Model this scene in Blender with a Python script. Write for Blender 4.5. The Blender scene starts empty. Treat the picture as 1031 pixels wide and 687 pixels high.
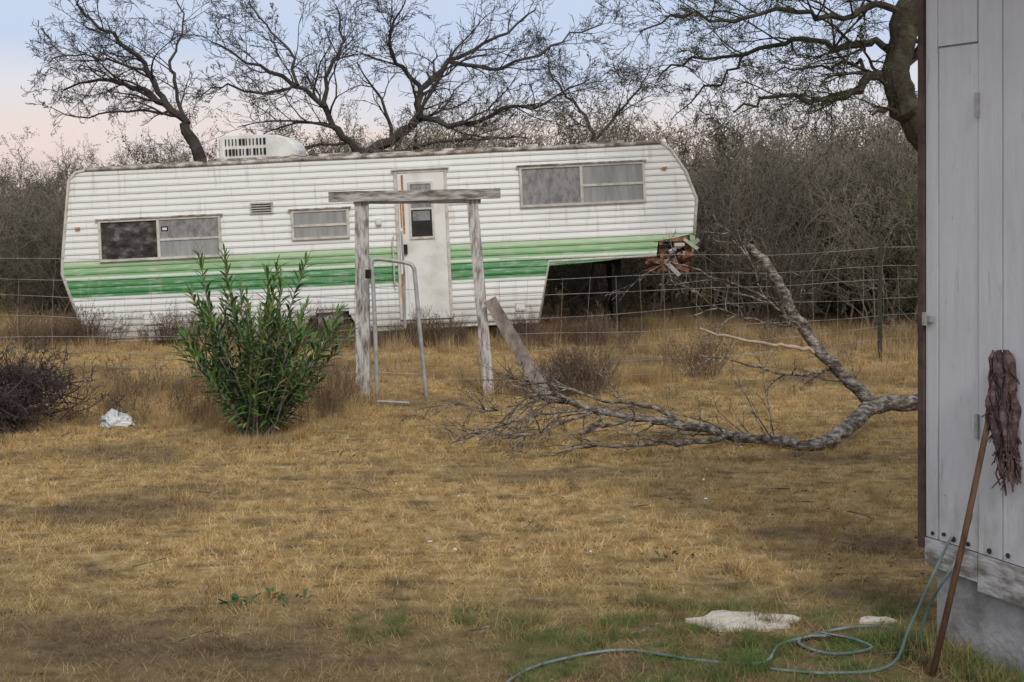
import bpy, math, random
from mathutils import Vector, Matrix, noise
R = random.Random(11)
H = 1.9            # eye height
F = 1400.0; CX = 515.5; HY = 193.0
def S(u, v, d):
    """image pixel column u, row v, distance d -> metres"""
    return Vector(((u-CX)*d/F, d, H-(v-HY)*d/F))  # image pixel coordinates projected to world space at a chosen depth
scn = bpy.context.scene
col = scn.collection

# ------------------------------------------------------------ mesh builder
class MB:
    def __init__(s): s.v=[]; s.f=[]; s.m=[]
    def face(s, pts, mi=0):
        b=len(s.v); s.v.extend([tuple(p) for p in pts]); s.f.append(tuple(range(b,b+len(pts)))); s.m.append(mi)
    def tube(s, pts, rad, sides=5, mi=0, cap=False):
        n=len(pts); b=len(s.v)
        if n<2: return
        prev=None
        for i,p in enumerate(pts):
            t=(pts[min(i+1,n-1)]-pts[max(i-1,0)])
            if t.length<1e-9: t=Vector((0,0,1))
            t.normalize()
            if prev is None:
                ref=Vector((0,0,1)) if abs(t.z)<0.8 else Vector((1,0,0))
                a=t.cross(ref).normalized()
            else:
                a=(prev-t*prev.dot(t))
                if a.length<1e-6: a=t.orthogonal()
                a.normalize()
            prev=a; c=t.cross(a)
            r=rad[i] if hasattr(rad,'__len__') else rad
            for k in range(sides):
                an=2*math.pi*k/sides
                q=p+a*(math.cos(an)*r)+c*(math.sin(an)*r)
                s.v.append((q.x,q.y,q.z))
        for i in range(n-1):
            for k in range(sides):
                k2=(k+1)%sides
                s.f.append((b+i*sides+k,b+i*sides+k2,b+(i+1)*sides+k2,b+(i+1)*sides+k)); s.m.append(mi)
        if cap:
            s.f.append(tuple(b+k for k in range(sides))[::-1]); s.m.append(mi)
            s.f.append(tuple(b+(n-1)*sides+k for k in range(sides))); s.m.append(mi)
    def box(s, lo, hi, mi=0, M=None):
        x0,y0,z0=lo; x1,y1,z1=hi
        P=[Vector(q) for q in [(x0,y0,z0),(x1,y0,z0),(x1,y1,z0),(x0,y1,z0),(x0,y0,z1),(x1,y0,z1),(x1,y1,z1),(x0,y1,z1)]]
        if M is not None: P=[M@q for q in P]
        b=len(s.v); s.v.extend([tuple(p) for p in P])
        for f in [(0,3,2,1),(4,5,6,7),(0,1,5,4),(1,2,6,5),(2,3,7,6),(3,0,4,7)]:
            s.f.append(tuple(b+i for i in f)); s.m.append(mi)
    def beam(s, a, b_, w, t, mi=0, jag=0.0):
        a=Vector(a); b_=Vector(b_); d=(b_-a); L=d.length; d.normalize()
        yv=Vector((0,1,0)); side=d.cross(yv).normalized(); yv=side.cross(d).normalized()
        n=max(2,int(L/0.12)); base=len(s.v)
        for i in range(n+1):
            c=a+d*(L*i/n)
            for (p,q) in ((-1,-1),(1,-1),(1,1),(-1,1)):
                j=1+R.uniform(-jag,jag)
                v=c+side*(w/2*p*j)+yv*(t/2*q*j); s.v.append(tuple(v))
        for i in range(n):
            for k in range(4):
                k2=(k+1)%4
                s.f.append((base+i*4+k,base+i*4+k2,base+(i+1)*4+k2,base+(i+1)*4+k)); s.m.append(mi)
        s.f.append((base+3,base+2,base+1,base)); s.m.append(mi)
        e=base+n*4; s.f.append((e,e+1,e+2,e+3)); s.m.append(mi)
    def build(s, name, mats, parent=None, smooth=False, bevel=0):
        me=bpy.data.meshes.new(name); me.from_pydata(s.v,[],s.f); 
        for m in mats: me.materials.append(m)
        me.polygons.foreach_set('material_index', s.m)
        if smooth: me.polygons.foreach_set('use_smooth',[True]*len(s.f))
        me.update()
        o=bpy.data.objects.new(name,me); col.objects.link(o)
        if parent: o.parent=parent
        if bevel:
            b=o.modifiers.new('bevel','BEVEL'); b.width=bevel; b.segments=2; b.limit_method='ANGLE'
        return o
def empty(name, loc=(0,0,0), rot=(0,0,0)):
    o=bpy.data.objects.new(name,None); o.empty_display_size=0.3; o.location=loc; o.rotation_euler=rot; col.objects.link(o); return o
def smooth(pts, n=5):
    out=[]
    P=[pts[0]]+list(pts)+[pts[-1]]
    for i in range(1,len(P)-2):
        a,b,c,d=P[i-1],P[i],P[i+1],P[i+2]
        for k in range(n):
            t=k/n
            out.append(0.5*((2*b)+(c-a)*t+(2*a-5*b+4*c-d)*t*t+(3*b-a-3*c+d)*t**3))
    out.append(pts[-1].copy()); return out
def lerp(a,b,t): return a+(b-a)*t
def rv(): 
    while True:
        v=Vector((R.uniform(-1,1),R.uniform(-1,1),R.uniform(-1,1)))
        if 0.05<v.length<1: return v.normalized()

# ------------------------------------------------------------ materials
def nmat(name):
    m=bpy.data.materials.new(name); m.use_nodes=True; nt=m.node_tree; nt.nodes.clear()
    out=nt.nodes.new('ShaderNodeOutputMaterial'); p=nt.nodes.new('ShaderNodeBsdfPrincipled')
    nt.links.new(p.outputs[0],out.inputs[0]); return m,nt,p
def mk(nt,t,**kw):
    n=nt.nodes.new(t)
    for k,v in kw.items(): setattr(n,k,v)
    return n
def c4(c): return (c[0],c[1],c[2],1)
def noise_mat(name, stops, scale=5, rough=0.85, spec=0.2, bump=0.0, stretch=(1,1,1), coord='Object', detail=6, bscale=None, metallic=0):
    m,nt,p=nmat(name); L=nt.links
    mp=mk(nt,'ShaderNodeMapping'); mp.inputs['Scale'].default_value=stretch
    if coord=='World':
        g=mk(nt,'ShaderNodeNewGeometry'); L.new(g.outputs['Position'],mp.inputs[0])
    else:
        g=mk(nt,'ShaderNodeTexCoord'); L.new(g.outputs[coord],mp.inputs[0])
    n=mk(nt,'ShaderNodeTexNoise'); n.inputs['Scale'].default_value=scale; n.inputs['Detail'].default_value=detail; n.inputs['Roughness'].default_value=0.65
    L.new(mp.outputs[0],n.inputs['Vector'])
    r=mk(nt,'ShaderNodeValToRGB'); el=r.color_ramp.elements
    el[0].position=stops[0][0]; el[0].color=c4(stops[0][1]); el[1].position=stops[-1][0]; el[1].color=c4(stops[-1][1])
    for pos,c in stops[1:-1]:
        e=el.new(pos); e.color=c4(c)
    L.new(n.outputs['Fac'],r.inputs[0]); L.new(r.outputs[0],p.inputs['Base Color'])
    p.inputs['Roughness'].default_value=rough; p.inputs['Specular IOR Level'].default_value=spec; p.inputs['Metallic'].default_value=metallic
    if bump:
        b=mk(nt,'ShaderNodeBump'); b.inputs['Strength'].default_value=bump; b.inputs['Distance'].default_value=0.02
        if bscale:
            n2=mk(nt,'ShaderNodeTexNoise'); n2.inputs['Scale'].default_value=bscale; n2.inputs['Detail'].default_value=5
            L.new(mp.outputs[0],n2.inputs['Vector']); L.new(n2.outputs['Fac'],b.inputs['Height'])
        else: L.new(n.outputs['Fac'],b.inputs['Height'])
        L.new(b.outputs[0],p.inputs['Normal'])
    return m

# lawn colours, shared by the soil sheet and the blades
def lawn_mat(name, gain, hueshift=0.0, blade=False):
    m,nt,p=nmat(name); L=nt.links
    g=mk(nt,'ShaderNodeNewGeometry')
    def nz(scale,det=4,st=(1,1,1),off=(0,0,0)):
        mp=mk(nt,'ShaderNodeMapping'); mp.inputs['Scale'].default_value=st; mp.inputs['Location'].default_value=off
        L.new(g.outputs['Position'],mp.inputs[0])
        n=mk(nt,'ShaderNodeTexNoise'); n.inputs['Scale'].default_value=scale; n.inputs['Detail'].default_value=det; n.inputs['Roughness'].default_value=0.6
        L.new(mp.outputs[0],n.inputs['Vector']); return n.outputs['Fac']
    def ramp(f,stops):
        r=mk(nt,'ShaderNodeValToRGB'); el=r.color_ramp.elements
        el[0].position=stops[0][0]; el[0].color=c4(stops[0][1]); el[1].position=stops[-1][0]; el[1].color=c4(stops[-1][1])
        for pos,c in stops[1:-1]:
            e=el.new(pos); e.color=c4(c)
        L.new(f,r.inputs[0]); return r.outputs[0]
    def mix(f,a,b,bt='MIX'):
        x=mk(nt,'ShaderNodeMix',data_type='RGBA',blend_type=bt)
        if isinstance(f,float): x.inputs[0].default_value=f
        else: L.new(f,x.inputs[0])
        L.new(a,x.inputs[6])
        if isinstance(b,tuple): x.inputs[7].default_value=c4(b)
        else: L.new(b,x.inputs[7])
        return x.outputs[2]
    def math_(op,a,b):
        x=mk(nt,'ShaderNodeMath',operation=op)
        for i,q in enumerate((a,b)):
            if isinstance(q,(int,float)): x.inputs[i].default_value=q
            else: L.new(q,x.inputs[i])
        x.use_clamp=False
        return x.outputs[0]
    def mr(f,a,b,c=0.0,d=1.0):
        x=mk(nt,'ShaderNodeMapRange'); x.inputs[1].default_value=a; x.inputs[2].default_value=b; x.inputs[3].default_value=c; x.inputs[4].default_value=d
        L.new(f,x.inputs[0]); return x.outputs[0]
    G=gain
    straw=ramp(nz(9,5),[(0.3,(0.35*G,0.225*G,0.09*G)),(0.5,(0.55*G,0.385*G,0.17*G)),(0.70,(0.74*G,0.57*G,0.30*G))])
    brown=ramp(nz(14,5),[(0.3,(0.11*G,0.08*G,0.05*G)),(0.7,(0.26*G,0.19*G,0.12*G))])
    big=nz(0.55,6,(1,1.6,1),(3,1,0))
    c=mix(mr(big,0.51,0.65,0,0.85),straw,brown)
    mid=nz(3.2,6,(1,2.0,1),(1,7,0))
    c=mix(mr(mid,0.52,0.66,0,0.8),c,brown)
    sep=mk(nt,'ShaderNodeSeparateXYZ'); L.new(g.outputs['Position'],sep.inputs[0])
    near=mr(sep.outputs[1],6.9,5.8)
    dull=mix(math_('MULTIPLY',near,0.6),c,brown)
    gx=mr(sep.outputs[0],-0.7,0.6,0.10,1.0)
    gn=mr(nz(3.4,6,(1,1.4,1),(5,2,0)),0.44,0.58)
    gf=math_('MULTIPLY',math_('MULTIPLY',near,gx),gn)
    gn2=math_('MULTIPLY',mr(nz(1.7,5,(1,1.5,1),(9,4,0)),0.64,0.74),0.35)
    gf=math_('MAXIMUM',gf,gn2)
    green=ramp(nz(12,3),[(0.3,(0.075*G,0.11*G,0.03*G)),(0.7,(0.20*G,0.25*G,0.08*G))])
    c=mix(gf,dull,green)
    L.new(c,p.inputs['Base Color']); p.inputs['Roughness'].default_value=0.95; p.inputs['Specular IOR Level'].default_value=0.1
    if not blade:
        b=mk(nt,'ShaderNodeBump'); b.inputs['Strength'].default_value=0.7; b.inputs['Distance'].default_value=0.03
        L.new(nz(28,6),b.inputs['Height']); L.new(b.outputs[0],p.inputs['Normal'])
    return m
M_ground=lawn_mat('dry_lawn_soil',0.62)
M_blade=lawn_mat('dry_grass_blades',1.2,blade=True)
M_blade2=lawn_mat('dry_grass_blades_dull',0.8,blade=True)
M_litter=noise_mat('leaf_litter',[(0.3,(0.06,0.045,0.03)),(0.7,(0.18,0.13,0.09))],scale=8,coord='World')
M_greenblade=noise_mat('green_blades',[(0.3,(0.06,0.12,0.03)),(0.7,(0.17,0.24,0.08))],scale=8,coord='World')
M_tall=noise_mat('tall_dry_grass',[(0.3,(0.27,0.175,0.085)),(0.5,(0.46,0.32,0.16)),(0.7,(0.62,0.48,0.27))],scale=1.8,coord='World')
M_weed=noise_mat('brown_weeds',[(0.3,(0.085,0.06,0.042)),(0.7,(0.23,0.16,0.11))],scale=3,coord='World')
M_twig=noise_mat('thicket_twigs',[(0.3,(0.085,0.073,0.058)),(0.5,(0.18,0.155,0.125)),(0.7,(0.30,0.26,0.215))],scale=0.7,coord='World')
M_leafd=noise_mat('thicket_leaves',[(0.35,(0.05,0.062,0.03)),(0.55,(0.10,0.108,0.055)),(0.7,(0.16,0.15,0.08))],scale=0.35,coord='World')
M_bark=noise_mat('bark_grey',[(0.3,(0.035,0.03,0.027)),(0.6,(0.085,0.073,0.063)),(0.8,(0.15,0.13,0.11))],scale=6,coord='World',bump=0.5,bscale=30)
M_barkmoss=noise_mat('bark_mossy',[(0.35,(0.028,0.024,0.018)),(0.55,(0.065,0.055,0.04)),(0.75,(0.085,0.095,0.045))],scale=5,coord='World',bump=0.8,bscale=30)
M_barklog=noise_mat('bark_fallen',[(0.34,(0.04,0.032,0.027)),(0.48,(0.13,0.11,0.092)),(0.62,(0.38,0.34,0.30))],scale=22,coord='World',bump=1.0,bscale=50,stretch=(0.6,1,1.5))
M_barkpale=noise_mat('bare_wood',[(0.3,(0.30,0.23,0.16)),(0.7,(0.55,0.45,0.34))],scale=14,coord='World')
M_paintwood=noise_mat('weathered_painted_wood',[(0.36,(0.15,0.125,0.11)),(0.46,(0.36,0.335,0.31)),(0.56,(0.58,0.56,0.54))],scale=9,stretch=(3,3,0.6),bump=0.4)
M_paintbeam=noise_mat('weathered_beam',[(0.36,(0.11,0.095,0.08)),(0.48,(0.28,0.255,0.235)),(0.62,(0.50,0.48,0.46))],scale=9,stretch=(0.6,3,3),bump=0.4)
M_plank=noise_mat('old_plank',[(0.3,(0.12,0.09,0.075)),(0.7,(0.34,0.29,0.26))],scale=8,stretch=(2,2,1),bump=0.4)
M_galv=noise_mat('galvanised_pipe',[(0.3,(0.28,0.27,0.26)),(0.6,(0.46,0.46,0.46))],scale=10,rough=0.5,metallic=0.2,spec=0.5)
M_wire=noise_mat('fence_wire',[(0.3,(0.13,0.115,0.105)),(0.6,(0.36,0.34,0.32))],scale=3,rough=0.6,coord='World')
M_tpost=noise_mat('tpost_paint',[(0.3,(0.025,0.033,0.02)),(0.7,(0.07,0.065,0.045))],scale=8,rough=0.7)
M_leafA=noise_mat('oleander_dark',[(0.3,(0.02,0.055,0.014)),(0.7,(0.055,0.12,0.03))],scale=9,rough=0.45,spec=0.4)
M_leafB=noise_mat('oleander_mid',[(0.3,(0.055,0.125,0.025)),(0.7,(0.13,0.22,0.05))],scale=9,rough=0.45,spec=0.4)
M_leafC=noise_mat('oleander_yellow',[(0.3,(0.22,0.22,0.07)),(0.7,(0.40,0.35,0.14))],scale=9,rough=0.5)
M_black=noise_mat('black_rubber',[(0.3,(0.015,0.015,0.015)),(0.7,(0.04,0.038,0.035))],scale=8)
M_dark=noise_mat('dark_void',[(0.3,(0.01,0.01,0.01)),(0.7,(0.03,0.027,0.024))],scale=8)
M_rust=noise_mat('rust',[(0.3,(0.05,0.028,0.02)),(0.7,(0.13,0.07,0.045))],scale=12)
M_brokenwood=noise_mat('rotted_wood',[(0.3,(0.07,0.03,0.018)),(0.5,(0.22,0.10,0.06)),(0.7,(0.42,0.26,0.17))],scale=14,coord='World')
M_trim=noise_mat('aluminium_trim',[(0.3,(0.40,0.36,0.31)),(0.6,(0.66,0.64,0.59))],scale=10,rough=0.45,spec=0.5)
M_rooftrim=noise_mat('roof_edge_trim',[(0.35,(0.13,0.09,0.07)),(0.5,(0.34,0.30,0.26)),(0.62,(0.60,0.58,0.54))],scale=7,rough=0.6)
M_glassdark=noise_mat('window_dark',[(0.3,(0.012,0.012,0.013)),(0.7,(0.045,0.045,0.045))],scale=5,rough=0.12,spec=0.6)
M_screen=noise_mat('torn_screen',[(0.38,(0.022,0.021,0.019)),(0.52,(0.065,0.06,0.055)),(0.70,(0.22,0.21,0.19))],scale=7,rough=0.5,stretch=(1,1,1.6))
M_curtain=noise_mat('window_curtain',[(0.3,(0.24,0.25,0.25)),(0.7,(0.40,0.40,0.395))],scale=3,rough=0.15,spec=0.6,stretch=(4,1,.5))
M_lace_glint=noise_mat('window_lace_glint',[(0.35,(0.16,0.16,0.165)),(0.6,(0.31,0.31,0.31))],scale=12,rough=0.2,spec=0.6,stretch=(1.5,1,.8))
M_orange=noise_mat('marker_lens',[(0.3,(0.45,0.14,0.03)),(0.7,(0.65,0.26,0.06))],scale=10,rough=0.3)
M_white=noise_mat('white_plastic',[(0.3,(0.60,0.59,0.55)),(0.6,(0.80,0.80,0.78))],scale=4,rough=0.45,bump=0)
M_door=noise_mat('door_white',[(0.3,(0.60,0.58,0.52)),(0.55,(0.80,0.80,0.77))],scale=3,rough=0.4)
M_conc=noise_mat('concrete_base',[(0.3,(0.20,0.19,0.18)),(0.5,(0.36,0.35,0.35)),(0.7,(0.50,0.49,0.49))],scale=5,bump=0.4,bscale=35)
M_shedworn=noise_mat('shed_worn_paint',[(0.40,(0.20,0.18,0.165)),(0.5,(0.40,0.38,0.37)),(0.6,(0.56,0.555,0.56))],scale=7,stretch=(1,3,3),rough=0.8,bump=0.5)
M_shedtrim=noise_mat('shed_brown_trim',[(0.3,(0.045,0.03,0.026)),(0.7,(0.14,0.10,0.085))],scale=8)
M_roof=noise_mat('shed_roof_metal',[(0.3,(0.2,0.19,0.18)),(0.7,(0.35,0.34,0.33))],scale=3,rough=0.5)
M_handle=noise_mat('mop_handle_wood',[(0.3,(0.07,0.04,0.025)),(0.7,(0.17,0.10,0.06))],scale=10,stretch=(4,4,1))
M_mop=noise_mat('mop_rag',[(0.3,(0.035,0.022,0.023)),(0.5,(0.09,0.058,0.058)),(0.7,(0.22,0.15,0.145))],scale=30)
M_hose=noise_mat('garden_hose',[(0.35,(0.05,0.09,0.08)),(0.5,(0.13,0.19,0.18)),(0.65,(0.26,0.33,0.33))],scale=4,rough=0.5,spec=0.3,coord='World')
M_bag=noise_mat('bag_white',[(0.3,(0.48,0.52,0.55)),(0.7,(0.78,0.79,0.80))],scale=7,rough=0.4)
M_stone=noise_mat('pale_stone',[(0.3,(0.36,0.32,0.26)),(0.5,(0.55,0.51,0.44)),(0.7,(0.68,0.64,0.57))],scale=9,rough=0.9,bump=0.4)
M_pile=noise_mat('dead_brush',[(0.3,(0.028,0.021,0.022)),(0.7,(0.11,0.085,0.08))],scale=5,coord='World')
M_holes=noise_mat('rot_holes',[(0.3,(0.02,0.015,0.013)),(0.7,(0.07,0.05,0.04))],scale=12)
def shed_paint():
    m,nt,p=nmat('shed_white_paint'); L=nt.links
    tc=mk(nt,'ShaderNodeTexCoord')
    def nz(scale,st,det=6):
        mp=mk(nt,'ShaderNodeMapping'); mp.inputs['Scale'].default_value=st; L.new(tc.outputs['Object'],mp.inputs[0])
        n=mk(nt,'ShaderNodeTexNoise'); n.inputs['Scale'].default_value=scale; n.inputs['Detail'].default_value=det; n.inputs['Roughness'].default_value=.7
        L.new(mp.outputs[0],n.inputs['Vector']); return n.outputs['Fac']
    def mr(f,a,b,d):
        x=mk(nt,'ShaderNodeMapRange'); x.inputs[1].default_value=a; x.inputs[2].default_value=b; x.inputs[4].default_value=d; L.new(f,x.inputs[0]); return x.outputs[0]
    def mix(f,a,c):
        x=mk(nt,'ShaderNodeMix',data_type='RGBA'); L.new(f,x.inputs[0])
        if isinstance(a,tuple): x.inputs[6].default_value=c4(a)
        else: L.new(a,x.inputs[6])
        x.inputs[7].default_value=c4(c); return x.outputs[2]
    c=mix(mr(nz(4,(3,3,.5)),.40,.7,.8),(0.66,0.66,0.69),(0.54,0.54,0.55))
    c=mix(mr(nz(9,(2.5,2.5,.4)),.60,.72,.7),c,(0.36,0.33,0.30))       # long drips
    c=mix(mr(nz(40,(1,1,1)),.66,.72,.8),c,(0.20,0.17,0.15))           # chips
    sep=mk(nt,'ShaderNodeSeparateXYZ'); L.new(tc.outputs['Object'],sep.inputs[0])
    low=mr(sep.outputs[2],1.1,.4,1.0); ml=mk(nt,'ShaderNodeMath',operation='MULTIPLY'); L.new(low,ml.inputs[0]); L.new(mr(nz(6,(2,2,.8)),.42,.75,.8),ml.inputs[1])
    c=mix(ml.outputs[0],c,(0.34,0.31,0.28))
    L.new(c,p.inputs['Base Color']); p.inputs['Roughness'].default_value=.7; p.inputs['Specular IOR Level'].default_value=.25
    b=mk(nt,'ShaderNodeBump'); b.inputs['Strength'].default_value=.3; b.inputs['Distance'].default_value=.01; L.new(nz(14,(4,4,.4)),b.inputs['Height']); L.new(b.outputs[0],p.inputs['Normal'])
    return m
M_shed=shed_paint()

# camper siding: stripes follow the height on the body
def siding():
    m,nt,p=nmat('camper_siding'); L=nt.links
    tc=mk(nt,'ShaderNodeTexCoord'); sep=mk(nt,'ShaderNodeSeparateXYZ'); L.new(tc.outputs['Object'],sep.inputs[0])
    dv=mk(nt,'ShaderNodeMath',operation='DIVIDE'); dv.inputs[1].default_value=2.5; L.new(sep.outputs[2],dv.inputs[0])
    r=mk(nt,'ShaderNodeValToRGB'); r.color_ramp.interpolation='LINEAR'; el=r.color_ramp.elements
    W=(0.80,0.81,0.79); D=(0.05,0.22,0.065); D2=(0.085,0.29,0.10); Lg=(0.20,0.40,0.17); L2=(0.46,0.60,0.38)
    st=[(0,(0.66,0.65,0.62)),(0.535,W),(0.540,D),(0.755,D2),(0.760,(0.62,0.70,0.58)),(0.79,(0.62,0.70,0.58)),(0.795,Lg),(0.90,(0.28,0.47,0.24)),(0.99,L2),(1.0,W),(2.3,W)]
    el[0].position=0; el[0].color=c4(st[0][1]); el[1].position=2.3/2.5; el[1].color=c4(W)
    for h,c in st[1:-1]:
        e=el.new(h/2.5); e.color=c4(c)
    L.new(dv.outputs[0],r.inputs[0])
    def nz(scale,st,det=5,off=(0,0,0)):
        mp=mk(nt,'ShaderNodeMapping'); mp.inputs['Scale'].default_value=st; mp.inputs['Location'].default_value=off
        L.new(tc.outputs['Object'],mp.inputs[0]); n=mk(nt,'ShaderNodeTexNoise'); n.inputs['Scale'].default_value=scale; n.inputs['Detail'].default_value=det
        L.new(mp.outputs[0],n.inputs['Vector']); return n.outputs['Fac']
    def mixc(f,a,c,lo,hi,amt):
        q=mk(nt,'ShaderNodeMapRange'); q.inputs[1].default_value=lo; q.inputs[2].default_value=hi; q.inputs[4].default_value=amt; L.new(f,q.inputs[0])
        x=mk(nt,'ShaderNodeMix',data_type='RGBA'); L.new(q.outputs[0],x.inputs[0]); L.new(a,x.inputs[6]); x.inputs[7].default_value=c4(c); return x.outputs[2]
    c=mixc(nz(3.5,(1.2,1,9)),r.outputs[0],(0.70,0.72,0.68),0.52,0.75,0.65)
    c=mixc(nz(5,(3,1,0.35),5,(4,0,0)),c,(0.44,0.40,0.34),0.56,0.78,0.6)
    c=mixc(nz(8,(4,1,0.25),5,(14,0,0)),c,(0.38,0.24,0.13),0.66,0.78,0.6)
    q=mk(nt,'ShaderNodeMapRange'); q.inputs[1].default_value=0.35; q.inputs[2].default_value=0.0; L.new(sep.outputs[2],q.inputs[0])
    ml=mk(nt,'ShaderNodeMath',operation='MULTIPLY'); L.new(q.outputs[0],ml.inputs[0]); L.new(nz(7,(1,1,1)),ml.inputs[1])
    x=mk(nt,'ShaderNodeMix',data_type='RGBA'); L.new(ml.outputs[0],x.inputs[0]); L.new(c,x.inputs[6]); x.inputs[7].default_value=(0.25,0.21,0.16,1)
    L.new(x.outputs[2],p.inputs['Base Color']); p.inputs['Roughness'].default_value=0.42; p.inputs['Specular IOR Level'].default_value=0.4
    b=mk(nt,'ShaderNodeBump'); b.inputs['Strength'].default_value=0.3; b.inputs['Distance'].default_value=0.02
    L.new(nz(2.2,(1,1,2.0)),b.inputs['Height']); L.new(b.outputs[0],p.inputs['Normal'])
    return m
M_siding=siding()

# ------------------------------------------------------------ ground
def gz(x,y): return 0.02*noise.noise(Vector((x*0.6,y*0.6,0)))+0.008*noise.noise(Vector((x*2.5,y*2.5,3)))
def build_ground():
    xs=[-500,-150,-50]; x=-14
    while x<=14: xs.append(x); x+=.35
    xs+=[50,150,500]; ys=[-400,-120,-40]+[ -8+0.35*i for i in range(110)]+[60,150,500]
    mb=MB(); nx=len(xs)
    for y in ys:
        for x in xs:
            z=gz(x,y) if abs(x)<15 and -9<y<31 else 0
            mb.v.append((x,y,z))
    for j in range(len(ys)-1):
        for i in range(nx-1):
            a=j*nx+i; mb.f.append((a,a+1,a+nx+1,a+nx)); mb.m.append(0)
    mb.build('ground',[M_ground],smooth=True)
build_ground()

# ------------------------------------------------------------ scattering by face instancing
def scatter(name, protos, placements):
    root=empty(name)
    for i,po in enumerate(protos):
        mb=MB()
        for (x,y,z,rot,s,pi) in placements:
            if pi!=i: continue
            c,sn=math.cos(rot)*s/2,math.sin(rot)*s/2
            mb.face([(x-c+sn,y-sn-c,z),(x+c+sn,y+sn-c,z),(x+c-sn,y+sn+c,z),(x-c-sn,y-sn+c,z)])
        car=mb.build(name+'_spread',[],parent=root)
        car.instance_type='FACES'; car.use_instance_faces_scale=True; car.instance_faces_scale=1.0
        car.show_instancer_for_render=False; car.show_instancer_for_viewport=False
        po.parent=car
    return root

def blade(mb,p,d,L,w,mi,bend=0.5,seg=2):
    side=d.cross(rv()); 
    if side.length<1e-3: side=Vector((1,0,0))
    side.normalize(); pts=[p.copy()]; dd=d.copy(); q=p.copy()
    for i in range(seg):
        q=q+dd*(L/seg); pts.append(q.copy()); dd=(dd+Vector((d.x,d.y,-0.6))*bend*0.5).normalized()
    for i in range(seg):
        w0=w*(1-i/seg); w1=w*(1-(i+1)/seg)
        if i==seg-1: mb.face([pts[i]-side*w0/2,pts[i]+side*w0/2,pts[i+1]],mi)
        else: mb.face([pts[i]-side*w0/2,pts[i]+side*w0/2,pts[i+1]+side*w1/2,pts[i+1]-side*w1/2],mi)

grass_protos=[]
for k in range(5):
    mb=MB()
    for i in range(1050):
        p=Vector((R.uniform(-.34,.34),R.uniform(-.34,.34),-0.01))
        lean=R.uniform(0.3,1.3); az=R.uniform(0,6.283)
        d=Vector((math.sin(lean)*math.cos(az),math.sin(lean)*math.sin(az),math.cos(lean)))
        u=R.random(); mi=0 if u<0.64 else 1
        blade(mb,p,d,R.uniform(0.025,0.075),R.uniform(0.0024,0.0045),mi,0.6,2)
    for i in range(30):
        p=Vector((R.uniform(-.34,.34),R.uniform(-.34,.34),R.uniform(0.008,0.03))); s_=R.uniform(.005,.014); a=rv()*s_; b=rv()*s_*.7; a.z*=0.4; b.z*=0.4
        mb.face([p-a,p-b,p+a,p+b],2)
    grass_protos.append(mb.build('grass_patch',[M_blade,M_blade2,M_litter]))
pl=[]
y=3.6
while y<21:
    x=-9.5
    while x<9.5:
        xx=x+R.uniform(-.1,.1); yy=y+R.uniform(-.1,.1)
        if abs(xx)<0.45*yy+1.6: pl.append((xx,yy,gz(xx,yy),R.uniform(0,6.28),R.uniform(0.9,1.2),R.randrange(5)))
        x+=0.5
    y+=0.5
scatter('dry_grass_lawn',grass_protos,pl)

tuft=[]
for k in range(3):
    mb=MB()
    for i in range(70):
        p=Vector((R.gauss(0,.04),R.gauss(0,.04),0)); lean=abs(R.gauss(0,0.7)); az=R.uniform(0,6.283)
        d=Vector((math.sin(lean)*math.cos(az),math.sin(lean)*math.sin(az),math.cos(lean)))
        blade(mb,p,d,R.uniform(0.05,0.13),R.uniform(0.003,0.005),0 if R.random()<.7 else 1,0.6,3)
    tuft.append(mb.build('tuft',[[M_blade,M_blade2],[M_blade2,M_litter],[M_greenblade,M_blade2]][k]))
pl=[]
for i in range(1500):
    x=R.uniform(-8,8); y=R.uniform(5,16); s=R.uniform(0.35,0.9)
    pi=R.choice([0,0,1])
    if noise.noise(Vector((x*0.7,y*0.9,5)))<-0.05 and R.random()<.8: continue
    pl.append((x,y,gz(x,y),R.uniform(0,6.28),s,pi))
for i in range(420):
    y=R.uniform(4.6,6.4); x=R.uniform(-0.7,1.7)
    if noise.noise(Vector((x*1.6,y*1.9,9)))<0.0: continue
    pl.append((x,y,gz(x,y),R.uniform(0,6.28),R.uniform(0.3,0.75),2))
for i in range(90):
    t=R.uniform(0,1.6); x=1.70+0.425*t+R.uniform(-.2,0.02); y=5.85-0.905*t+R.uniform(-.05,.05)
    pl.append((x,y,0,R.uniform(0,6.28),R.uniform(0.5,1.3),R.choice([0,2,2])))
scatter('grass_tufts',tuft,pl)

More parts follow.
